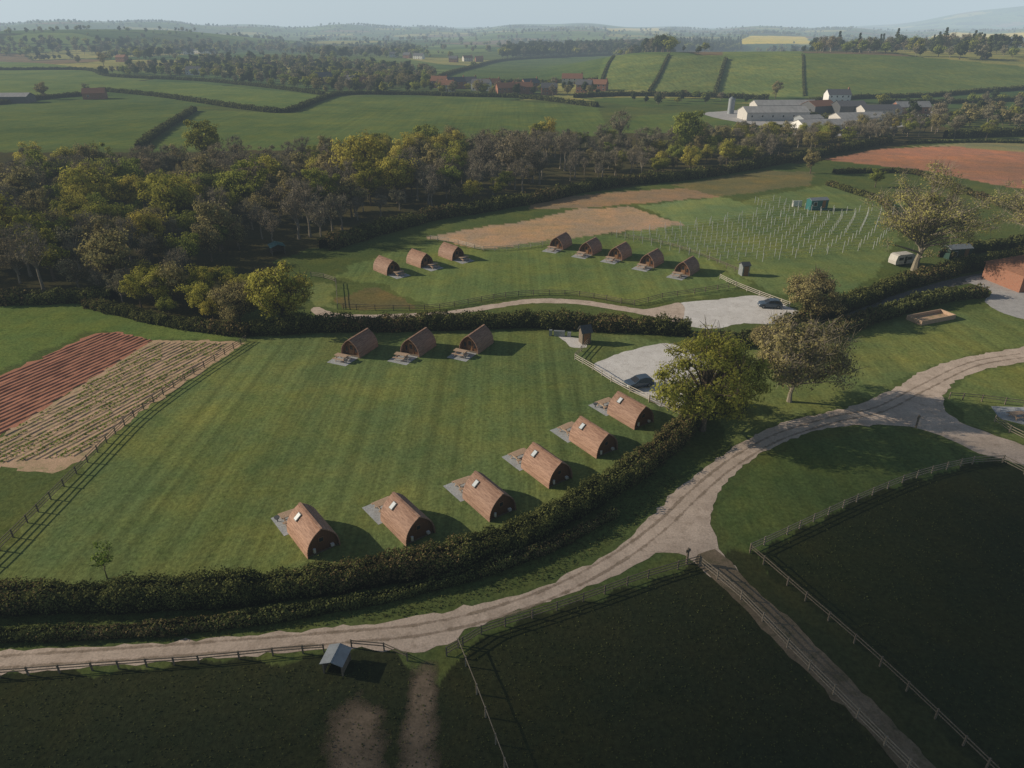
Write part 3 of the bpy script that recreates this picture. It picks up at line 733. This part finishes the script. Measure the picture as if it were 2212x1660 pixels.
def pod_end(x,sg):
    b=B(); pts=[]
    K=12
    for k in range(K+1): y,z=arch(k/K); pts.append((y*.965,z*.975))
    ring=pts+[(-y,z) for y,z in pts[-2::-1]]
    b.add([(x,y,z) for y,z in ring]+[(x-sg*.08,y,z) for y,z in ring],[tuple(range(len(ring))),tuple(range(len(ring),2*len(ring)))])
    return b
shell=pod_shell()
b=pod_end(PLn/2-.55,1); frontw=b.mesh('front_wall',[M_podend])
b=pod_end(-PLn/2+.22,-1); rearw=b.mesh('rear_wall',[M_podend])
b=B(); b.box((PLn/2-.51,.0,1.0),(.06,.85,1.9)); b.box((PLn/2-.47,.0,1.35),(.03,.5,.7),m=1); door=b.mesh('door',[M_door,M_glass])
b=B()
for sy in (-.85,.85): b.box((PLn/2-.52,sy,1.0),(.05,.42,.9)); b.box((PLn/2-.49,sy,1.0),(.02,.34,.8),m=1)
b.box((-PLn/2+.185,.1,1.45),(.05,.55,.55)); b.box((-PLn/2+.155,.1,1.45),(.02,.42,.42),m=1)
wins=b.mesh('windows',[M_door,M_glass])
b=B(); b.box((0,0,.06),(PLn-.3,PW-.3,.16)); base_=b.mesh('base',[M_fenced])
b=B(); b.box((-PLn/2+.1,-.9,.42),(.35,.3,.25)); b.cyl((-PLn/2+.12,.9,.3),(-PLn/2+.12,.9,.75),.14,.14,8); util=b.mesh('meter_box',[M_white])
y,z=arch(.80); y2,z2=arch(.90); sl=math.atan2(z2-z,y-y2)
b=B(); b.box((PLn/2-1.35,y+.05,z+.10),(.6,.85,.07),rx=-sl,m=0); b.box((PLn/2-1.35,y+.075,z+.14),(.47,.72,.03),rx=-sl,m=1); skyl=b.mesh('skylight',[M_dgrey,M_sky])
b=B()
for k in range(5): b.box((0,-.34+k*.17,.75),(1.8,.15,.045))
for sy in (-.72,.72):
    for k in (-.07,.08): b.box((0,sy+k,.45),(1.8,.13,.045))
for sx in (-.6,.6):
    b.box((sx,0,.42),(.07,1.6,.09)); b.box((sx,0,.70),(.07,.8,.07))
    for sy in (-1,1): b.bar((sx+.04,sy*.25,.72),(sx+.04,sy*.62,0),.045,.09)
tablem=b.mesh('picnic_bench',[M_table])
b=B(); b.cyl((0,0,.0),(0,0,.35),.06,.04,6); b.cyl((0,0,.35),(0,0,.55),.2,.32,10); firem=b.mesh('fire_bowl',[M_dgrey])
def pod(center,ang_front,sky=True,padw=3.4,padl=3.6,side=0.0,tilt=0.0):
    e=empty('camping_pod',(center[0],center[1],0),ang_front)
    for nm,me in (('shell',shell),('front_wall',frontw),('rear_wall',rearw),('door',door),('windows',wins),('base',base_),('meter_box',util)):
        obj(nm,me,e)
    if sky: obj('skylight',skyl,e)
    f=np.array([math.cos(ang_front),math.sin(ang_front)]); l=np.array([-f[1],f[0]])
    c=np.array(center[:2])
    a=c+f*(PLn/2-.45)+l*(padw/2+side); b_=a+f*padl; c_=b_-l*padw; d=a-l*padw
    patch('gravel_pad',[(*a,0),(*b_,0),(*c_,0),(*d,0)],.012,M_grey,smooth=False,jit=0,px=False,step=50)
    t=c+f*(PLn/2+1.6)+l*(side+random.uniform(-.2,.2))
    obj('picnic_table',tablem,None,(t[0],t[1],.012),ang_front+math.pi/2+random.uniform(-.12,.12),1.15)
    if random.random()<.5:
        t=t+l*1.2+f*.6; obj('fire_pit',firem,None,(t[0],t[1],.012))
for (a,b_) in (((622,1150),(665,1207)),((823,1125),(878,1181)),((998,1075),(1060,1130)),((1125,1010),(1187,1057)),((1228,950),(1290,992)),((1310,893),(1372,930))):
    A_=P(*a)[:2]; B_=P(*b_)[:2]; f=(A_-B_); f/=np.linalg.norm(f); l=np.array([-f[1],f[0]])
    c=(A_+B_)/2-l*PW/2
    pod(c,math.atan2(f[1],f[0]),True,side=.5)
for (a,b_) in (((776,775),(808,754)),((905,773),(936,751)),((1032,766),(1060,745)),((1215,541),(1236,529)),((1279,553),(1300,541)),((1343,564),(1364,552)),((1412,580),(1434,567)),((1489,598),(1511,584))):
    A_=P(*a)[:2]; B_=P(*b_)[:2]; f=(A_-B_); f/=np.linalg.norm(f); l=np.array([-f[1],f[0]])
    c=A_-f*PLn/2-l*PW/2
    pod(c,math.atan2(f[1],f[0]),False,side=-.3)
for (a,b_) in (((817,588),(836,596)),((890,573),(909,580)),((958,557),(977,564))):
    A_=P(*a)[:2]; B_=P(*b_)[:2]; f=(B_-A_); f/=np.linalg.norm(f); l=np.array([-f[1],f[0]])
    c=B_-f*PLn/2+l*PW/2
    pod(c,math.atan2(f[1],f[0]),False,side=.3)
obj('picnic_table',tablem,None,tuple(P(2195,903)),.2)

# ------------------------------------------------------------ cars
def car(px,py,rz,paint):
    prof=[(-2.0,.32),(-2.05,.62),(-2.0,.95),(-1.75,1.25),(-1.45,1.46),(-.6,1.52),(.15,1.46),(.55,1.2),(.95,.97),(1.65,.86),(1.98,.68),(2.05,.45),(1.98,.28)]
    def hw(z): return .87 if z<.9 else .87-.22*(z-.9)/.6
    b=B(); n=len(prof)
    vs=[(x,hw(z),z) for x,z in prof]+[(x,-hw(z),z) for x,z in prof]
    fs=[(i,i+1,n+i+1,n+i) for i in range(n-1)]+[(0,n,2*n-1,n-1)]
    fs+=[tuple(range(n))[::-1],tuple(range(n,2*n))]
    b.add(vs,fs); body=b.mesh('body',[paint])
    g=B()
    for sg in (1,-1):
        for poly in ([(-1.6,.98),(-1.3,1.36),(-.62,1.42),(-.62,.98)],[(-.55,.98),(-.55,1.42),(.12,1.37),(.62,.98)]):
            v=[(x,sg*(hw(z)+.006),z) for x,z in poly]; g.add(v,[(0,1,2,3)])
    def slab(p,q,t,in0,in1):
        (x0,z0),(x1,z1)=p,q; nx,nz=(z1-z0),-(x1-x0); L=math.hypot(nx,nz); nx,nz=-nx/L*t,-nz/L*t
        g.add([(x0+nx,hw(z0)-in0,z0+nz),(x0+nx,-hw(z0)+in0,z0+nz),(x1+nx,-hw(z1)+in1,z1+nz),(x1+nx,hw(z1)-in1,z1+nz)],[(0,1,2,3)])
    slab((.92,.985),(.2,1.435),.01,.1,.08); slab((.92,.985),(.2,1.435),-.01,.1,.08)
    slab((-1.5,1.43),(-1.93,1.04),.012,.1,.1); slab((-1.5,1.43),(-1.93,1.04),-.012,.1,.1)
    glass=g.mesh('windows',[M_glass])
    w=B()
    for x in (-1.3,1.28):
        for sg in (1,-1):
            w.cyl((x,sg*.68,.32),(x,sg*.89,.32),.32,.32,16,0); w.cyl((x,sg*.89,.32),(x,sg*.90,.32),.19,.17,12,1)
    wh=w.mesh('wheels',[M_tyre,M_metal])
    l=B()
    for sg in (1,-1): l.box((1.95,sg*.62,.66),(.12,.3,.13),m=0); l.box((-2.02,sg*.68,.82),(.08,.2,.22),m=1); l.box((.5,sg*.95,.98),(.12,.14,.1),m=2)
    li=l.mesh('lights',[M_white,M_red,paint])
    p=P(px,py); e=empty('parked_car',(p[0],p[1],.012),rz)
    for nm,me in (('body',body),('windows',glass),('wheels',wh),('lights',li)): obj(nm,me,e)
car(1378,835,math.radians(200),M_carA)
car(1662,664,math.radians(175),M_carA)

# ------------------------------------------------------------ buildings
def building(name,p,L,Wd,h,rh,rz,wall,roof,nwin=3,chim=False,floors=1,doors=True,over=.3,hip=False):
    e=empty(name,(p[0],p[1],p[2]),rz)
    b=B(); hl,hw=L/2,Wd/2
    v=[(-hl,-hw,-.5),(hl,-hw,-.5),(hl,hw,-.5),(-hl,hw,-.5),(-hl,-hw,h),(hl,-hw,h),(hl,hw,h),(-hl,hw,h)]
    fs=[(0,1,5,4),(1,2,6,5),(2,3,7,6),(3,0,4,7)]
    if not hip:
        v+=[(-hl,0,h+rh),(hl,0,h+rh)]; fs+=[(5,6,9),(7,4,8)]
    b.add(v,fs); obj('walls',b.mesh('walls',[wall]),e)
    b=B(); o=over; k=rh/hw; dz=.12; hx=hw*.8 if hip else -o
    for sg in (-1,1):
        a=[(-hl-o,sg*(hw+o),h-o*k+dz),(hl+o,sg*(hw+o),h-o*k+dz),(hl-hx,0,h+rh+dz),(-hl+hx,0,h+rh+dz)]
        a2=[(x,y,z-.11) for x,y,z in a]
        b.add(a+a2,[(0,1,2,3),(4,7,6,5),(0,4,5,1),(1,5,6,2),(3,7,4,0)])
    if hip:
        for sx in (-1,1): b.add([(sx*(hl+o),-(hw+o),h-o*k+dz),(sx*(hl+o),hw+o,h-o*k+dz),(sx*(hl-hx),0,h+rh+dz)],[(0,1,2)])
    obj('roof',b.mesh('roof',[roof]),e)
    if nwin:
        b=B(); fh_=h/floors
        for fl in range(floors):
            for i in range(nwin):
                x=-hl+L*(i+.5)/nwin
                if fl==0 and doors and i==nwin//2: continue
                for sg in (-1,1):
                    b.box((x,sg*(hw+.01),fh_*(fl+.55)),(1.1,.06,1.2),m=0); b.box((x,sg*(hw+.045),fh_*(fl+.55)),(.92,.02,1.02),m=1)
        obj('windows',b.mesh('windows',[M_white,M_glass]),e)
    if doors:
        b=B(); x=-hl+L*(nwin//2+.5)/max(nwin,1) if nwin else 0
        b.box((x,-hw-.03,1.05),(1.0,.08,2.1)); obj('door',b.mesh('door',[M_door]),e)
    if chim:
        b=B(); b.box((hl-.6,0,h+rh+.3),(.8,.8,1.6)); b.cyl((hl-.6,0,h+rh+1.1),(hl-.6,0,h+rh+1.5),.15,.13,8); obj('chimney',b.mesh('chimney',[M_brick]),e)
    return e
building('farm_shed',P(1668,258),34,15,4.2,2.4,.05,M_cream,M_roofg,6,doors=False)
building('farm_shed',P(1690,242),36,13,4.2,2.3,.05,M_cream,M_roofg,6,doors=False)
building('farm_shed',P(1790,284),34,12,3.6,2.0,.18,M_white,M_roofg,5,doors=False)
building('farm_shed',P(1850,268),26,11,3.6,2.0,.18,M_cream,M_roofg,4,doors=False)
building('barn',P(1765,245),16,12,4.5,2.5,.4,M_dgrey,M_tile,0,doors=False)
building('barn',P(1830,248),16,11,5,2.4,.1,M_dgrey,M_slate,0,doors=False)
building('barn',P(1895,252),22,10,4,2.2,.1,M_cream,M_slate,3,doors=False)
building('brick_barn',P(1965,246),20,8,4,2.6,.1,M_brick,M_roofg,3)
building('farm_shed',P(1745,268),12,8,3,1.4,.3,M_metal,M_roofg,0,doors=False)
building('farmhouse',P(1806,222),15,8,5.2,3,.05,M_white,M_slate,4,True,2)
b=B(); b.cyl((0,0,0),(0,0,8),1.7,1.7,16); b.cyl((0,0,8),(0,0,9.2),1.7,.3,16); b.bar((1.9,0,0),(1.9,0,8.5),.3,.3); obj('silo',b.mesh('silo',[M_metal]),None,tuple(P(1577,246)))
building('brick_building',P(2215,612),12,9,3.4,2.4,math.radians(12),M_brick,M_tile,3,hip=True)
vill=[(950,190,0),(985,192,1),(1012,190,3),(1040,196,3),(1092,204,0),(1125,203,0),(1145,195,1),(1186,205,1),(1236,182,2),(1060,193,0),(880,126,1),(905,128,3),(850,124,3),(1010,133,2),(1035,134,0),(760,186,1),(792,190,0),(385,116,3),(408,118,3),(455,117,3),(430,116,3),(420,162,3),(265,134,0),(590,150,0),(1262,200,1),(980,135,1),(700,180,1),(965,198,2),(1290,196,0)]
for k,(x,y,t) in enumerate(vill):
    p=P(x,y); wl=[M_brick,M_brick,M_cream,M_white][t]; rf=[M_tile,M_slate,M_tile,M_slate][t]
    building('house' if t>1 else 'brick_house',p,random.uniform(11,17),random.uniform(7,8.5),random.uniform(4.6,5.6),random.uniform(2.8,3.6),random.uniform(-.5,.5),wl,rf,4,True,2)
building('long_barn',P(25,222),26,12,4,2,.1,M_dgrey,M_roofg,0,doors=False)
building('barn',P(207,214),14,9,4,3,.3,M_brick,M_tile,2)
p=P(647,112); e=empty('church',tuple(p),.2); b=B(); b.box((0,0,10),(6.5,6.5,20)); b.box((12,0,4.5),(18,8,9))
for sx in (-1,1):
    for sy in (-1,1): b.box((sx*2.9,sy*2.9,20.9),(.7,.7,1.8))
obj('tower',b.mesh('tower',[M_roofg]),e)
building('shepherd_hut',P(1763,452)+np.array([0,0,.5]),5.2,2.4,2.1,.5,math.radians(12),M_teal,M_metal,2,over=.12)
b=B(); b.box((0,0,.9),(2.6,.2,1.6)); b.box((-1.2,0,.5),(.1,.5,1)); b.box((1.2,0,.5),(.1,.5,1)); obj('site_board',b.mesh('site_board',[M_white]),None,tuple(P(1721,447)),.1)
building('garden_shed',P(2062,556),5.5,2.8,2.2,.6,math.radians(12),M_green,M_metal,2,over=.12)
cp=P(1945,572); e=empty('caravan',tuple(cp),.3); b=B()
prof=[(-2.4,.45),(-2.5,1.2),(-2.2,2.3),(-1.7,2.5),(1.7,2.5),(2.3,2.2),(2.5,1.2),(2.35,.45)]
n=len(prof); b.add([(x,-1.05,z) for x,z in prof]+[(x,1.05,z) for x,z in prof],[(i,(i+1)%n,n+(i+1)%n,n+i) for i in range(n)]+[tuple(range(n))[::-1],tuple(range(n,2*n))]); obj('body',b.mesh('body',[M_cream]),e)
b=B(); b.box((-1.2,-1.07,1.6),(1.1,.03,.6)); b.box((1,-1.07,1.6),(1.1,.03,.6)); b.box((0,-1.07,1.3),(.6,.03,1.5)); obj('windows',b.mesh('windows',[M_glass]),e)
b=B(); b.cyl((0,-1,.33),(0,-.8,.33),.33,.33,12); b.cyl((0,.8,.33),(0,1,.33),.33,.33,12); b.bar((2.3,0,.45),(3.6,0,.45),.08,.08); obj('wheels',b.mesh('wheels',[M_tyre]),e)
building('wooden_outhouse',P(1263,740),1.5,1.5,2.1,.8,.3,M_fenced,M_dgrey,0,over=.2)
building('wooden_outhouse',P(1606,594),1.6,1.6,2.1,.5,.2,M_metal,M_dgrey,0,over=.15)
b=B(); b.box((0,0,.45),(1.8,.5,.9)); b.box((1.6,0,.35),(.6,.6,.7)); b.box((-1.4,0,.5),(.5,.5,1)); obj('washing_station',b.mesh('washing_station',[M_metal]),None,tuple(P(1208,726)),-.1)
def shelter(p,s,rz,roof,hh=1.9):
    e=empty('field_shelter',tuple(p),rz); b=B()
    for sx in (-1,1):
        for sy in (-1,1): b.box((sx*s*.45,sy*s*.45,hh/2),(.12,.12,hh))
    b.box((0,s*.45,hh*.5),(s*.88,.04,hh*.85)); b.box((-s*.45,0,hh*.5),(.04,s*.8,hh*.85)); b.box((s*.45,0,hh*.5),(.04,s*.8,hh*.85))
    obj('walls',b.mesh('walls',[M_fenced]),e)
    b=B()
    for sg in (-1,1): b.box((sg*s*.27,0,hh+.22),(s*.6,s*1.15,.05),ry=sg*.35)
    obj('roof',b.mesh('roof',[roof]),e)
shelter(P(729,1440),1.7,math.radians(-10),M_metal,1.1)
shelter(P(600,548),3.0,.5,M_teal)
b=B()
for k in range(4):
    z=.1+.2*k
    b.box((0,-1.45,z),(8,.16,.19)); b.box((0,1.45,z),(8,.16,.19)); b.box((-3.92,0,z),(.16,2.74,.19)); b.box((3.92,0,z),(.16,2.74,.19))
b.box((0,0,.15),(7.6,2.7,.2),m=1)
obj('raised_bed',b.mesh('raised_bed',[M_table,M_soil2]),None,tuple(P(2010,690)),math.radians(22))
b=B(); ac=Acc()
def vine(a,bq,k):
    L=np.linalg.norm(bq-a)
    if L<4: return
    d=(bq-a)/L; n=max(1,int(L/4.2))
    for s in range(n+1):
        p=a+d*L*s/n; b.box((p[0],p[1],.95),(.09,.09,1.9))
    for z in (.8,1.5): b.bar((*a,z),(*bq,z),.012,.012)
    m=int(L*5); t=RNG.uniform(0,L,m); q=a+d*t[:,None]+RNG.normal(0,.06,(m,2))
    V,Qd=leafquads(np.column_stack([q,RNG.uniform(.05,.8,m)]),RNG.uniform(.06,.14,m),RNG); ac.add(V,Qd,0,np.repeat(RNG.uniform(0,1,m),4))
rows([(1325,512),(1480,490),(1665,458),(1630,440),(1640,428),(1760,460),(1930,455),(1920,500),(1885,540),(1720,560),(1570,572)],(.95,.32),2.3,vine)
vy=empty('vineyard'); obj('posts',b.mesh('posts',[M_wire]),vy); obj('vines',ac.mesh('vines',[L_grn]),vy)

ac=Acc()
for poly,n,s in (([(0,1330),(600,1300),(1100,1190),(1400,1010),(1480,1030),(1350,1160),(1200,1250),(900,1330),(400,1385),(0,1402)],16000,.08),
                 ([(0,1470),(870,1420),(960,1480),(1000,1400),(1500,1225),(1980,1690),(0,1690)],6000,.06),
                 ([(1640,1200),(1980,1040),(2212,1040),(2212,1690),(2150,1660)],4000,.06)):
    w=PL(poly); x=RNG.uniform(w[:,0].min(),w[:,0].max(),n*2); y=RNG.uniform(w[:,1].min(),w[:,1].max(),n*2); k=inpoly(x,y,w); x,y=x[k],y[k]
    m=len(x); V,Qd=leafquads(np.column_stack([x,y,RNG.uniform(.02,.10,m)]),RNG.uniform(.5,1.5,m)*s,RNG,np.tile(UP,(m,1)),.6); ac.add(V,Qd,0,np.repeat(RNG.uniform(0,.5,m),4))
obj('rough_grass',ac.mesh('rough_grass',[L_hdg]))

# ------------------------------------------------------------ sky, sun, haze, cloud
EL=22.5; ce=math.cos(math.radians(EL)); sdir=np.array([-ce*.984,ce*.178,math.sin(math.radians(EL))])
sun=bpy.data.lights.new('sun','SUN'); sun.energy=5.0; sun.angle=math.radians(.5); sun.color=(1,.87,.69)
so=bpy.data.objects.new('sun',sun); COL.objects.link(so); so.rotation_euler=Vector(sdir).to_track_quat('Z','Y').to_euler(); so.location=(-200,30,150)
w=bpy.data.worlds.new('World'); scene.world=w; w.use_nodes=True; nt=w.node_tree; nt.nodes.clear()
o=nt.nodes.new('ShaderNodeOutputWorld'); bg=nt.nodes.new('ShaderNodeBackground'); sk=nt.nodes.new('ShaderNodeTexSky')
sk.sky_type='NISHITA'; sk.sun_disc=False; sk.sun_elevation=math.radians(EL); sk.sun_rotation=math.radians(-80)
bg.inputs[1].default_value=.05; nt.links.new(sk.outputs[0],bg.inputs[0]); nt.links.new(bg.outputs[0],o.inputs[0])
m,nt,out=newmat('glowing_haze')
SG=.00015; hc=(.56,.68,.76)
ab=N(nt,'ShaderNodeVolumeAbsorption'); ab.inputs['Color'].default_value=(0,0,0,1); ab.inputs['Density'].default_value=SG
em=N(nt,'ShaderNodeEmission'); em.inputs[0].default_value=(*hc,1); em.inputs[1].default_value=SG  # emission stands in for the light that haze would scatter
ad=N(nt,'ShaderNodeAddShader'); nt.links.new(ab.outputs[0],ad.inputs[0]); nt.links.new(em.outputs[0],ad.inputs[1]); nt.links.new(ad.outputs[0],out.inputs['Volume'])
b=B(); b.box((0,0,135),(20500,20500,380)); obj('haze',b.mesh('haze',[m]))
m,nt,out=newmat('cloud_vapour')
t=N(nt,'ShaderNodeAttribute',attribute_name='tint').outputs['Fac']
tr=N(nt,'ShaderNodeBsdfTransparent'); df=N(nt,'ShaderNodeBsdfDiffuse'); df.inputs[0].default_value=(.8,.8,.82,1)
mx=N(nt,'ShaderNodeMixShader'); nt.links.new(t,mx.inputs[0]); nt.links.new(tr.outputs[0],mx.inputs[1]); nt.links.new(df.outputs[0],mx.inputs[2]); nt.links.new(mx.outputs[0],out.inputs[0])
ex=[-700,-39,-7.5,7.7,19.6,34,59,150,400,700]; ey=[34,38,41,48,57,66,75,98,150,200]
gx=np.arange(-700,701,12.0); gy=np.concatenate([np.arange(-700,0,50.0),np.arange(0,260,4.0)])
GX,GY=np.meshgrid(gx,gy); e_=np.interp(GX,ex,ey)
wob=4*np.sin(GX/23)+3*np.sin(GX/11+GY/17)+2*np.sin(GY/7+GX/9)
den=ss((e_-GY+wob+8)/26)*.985
blob=.5*np.exp(-(((GX+110)/45)**2+((GY-150)/28)**2))  # extra density added to dim the left wood
den=np.maximum(den,blob)
AL=700.0; off=sdir/sdir[2]*AL
V=np.stack([GX+off[0],GY+off[1],np.full(GX.shape,AL)+6*np.sin(GX/60)*np.cos(GY/50)],-1).reshape(-1,3)
nx_=len(gx); ii=np.arange(len(gy)-1)[:,None]; jj=np.arange(nx_-1)[None,:]
Qc=np.stack([ii*nx_+jj,ii*nx_+jj+1,(ii+1)*nx_+jj+1,(ii+1)*nx_+jj],-1).reshape(-1,4)
obj('cloud',npmesh('cloud',V,Qc,[m],tint=den.ravel(),smooth=True))  # sheet out of view, density shaped to cast the foreground's cloud shadow

cam=bpy.data.cameras.new('camera'); cam.sensor_width=36; cam.lens=36*F/2212; cam.clip_end=40000; cam.clip_start=.5
co=bpy.data.objects.new('camera',cam); COL.objects.link(co); co.location=(0,0,H); co.rotation_euler=(math.pi/2-PITCH,0,0)
scene.camera=co
scene.view_settings.view_transform='Standard'; scene.view_settings.look='None'; scene.view_settings.exposure=0; scene.view_settings.gamma=1
print('objects',len(bpy.data.objects))
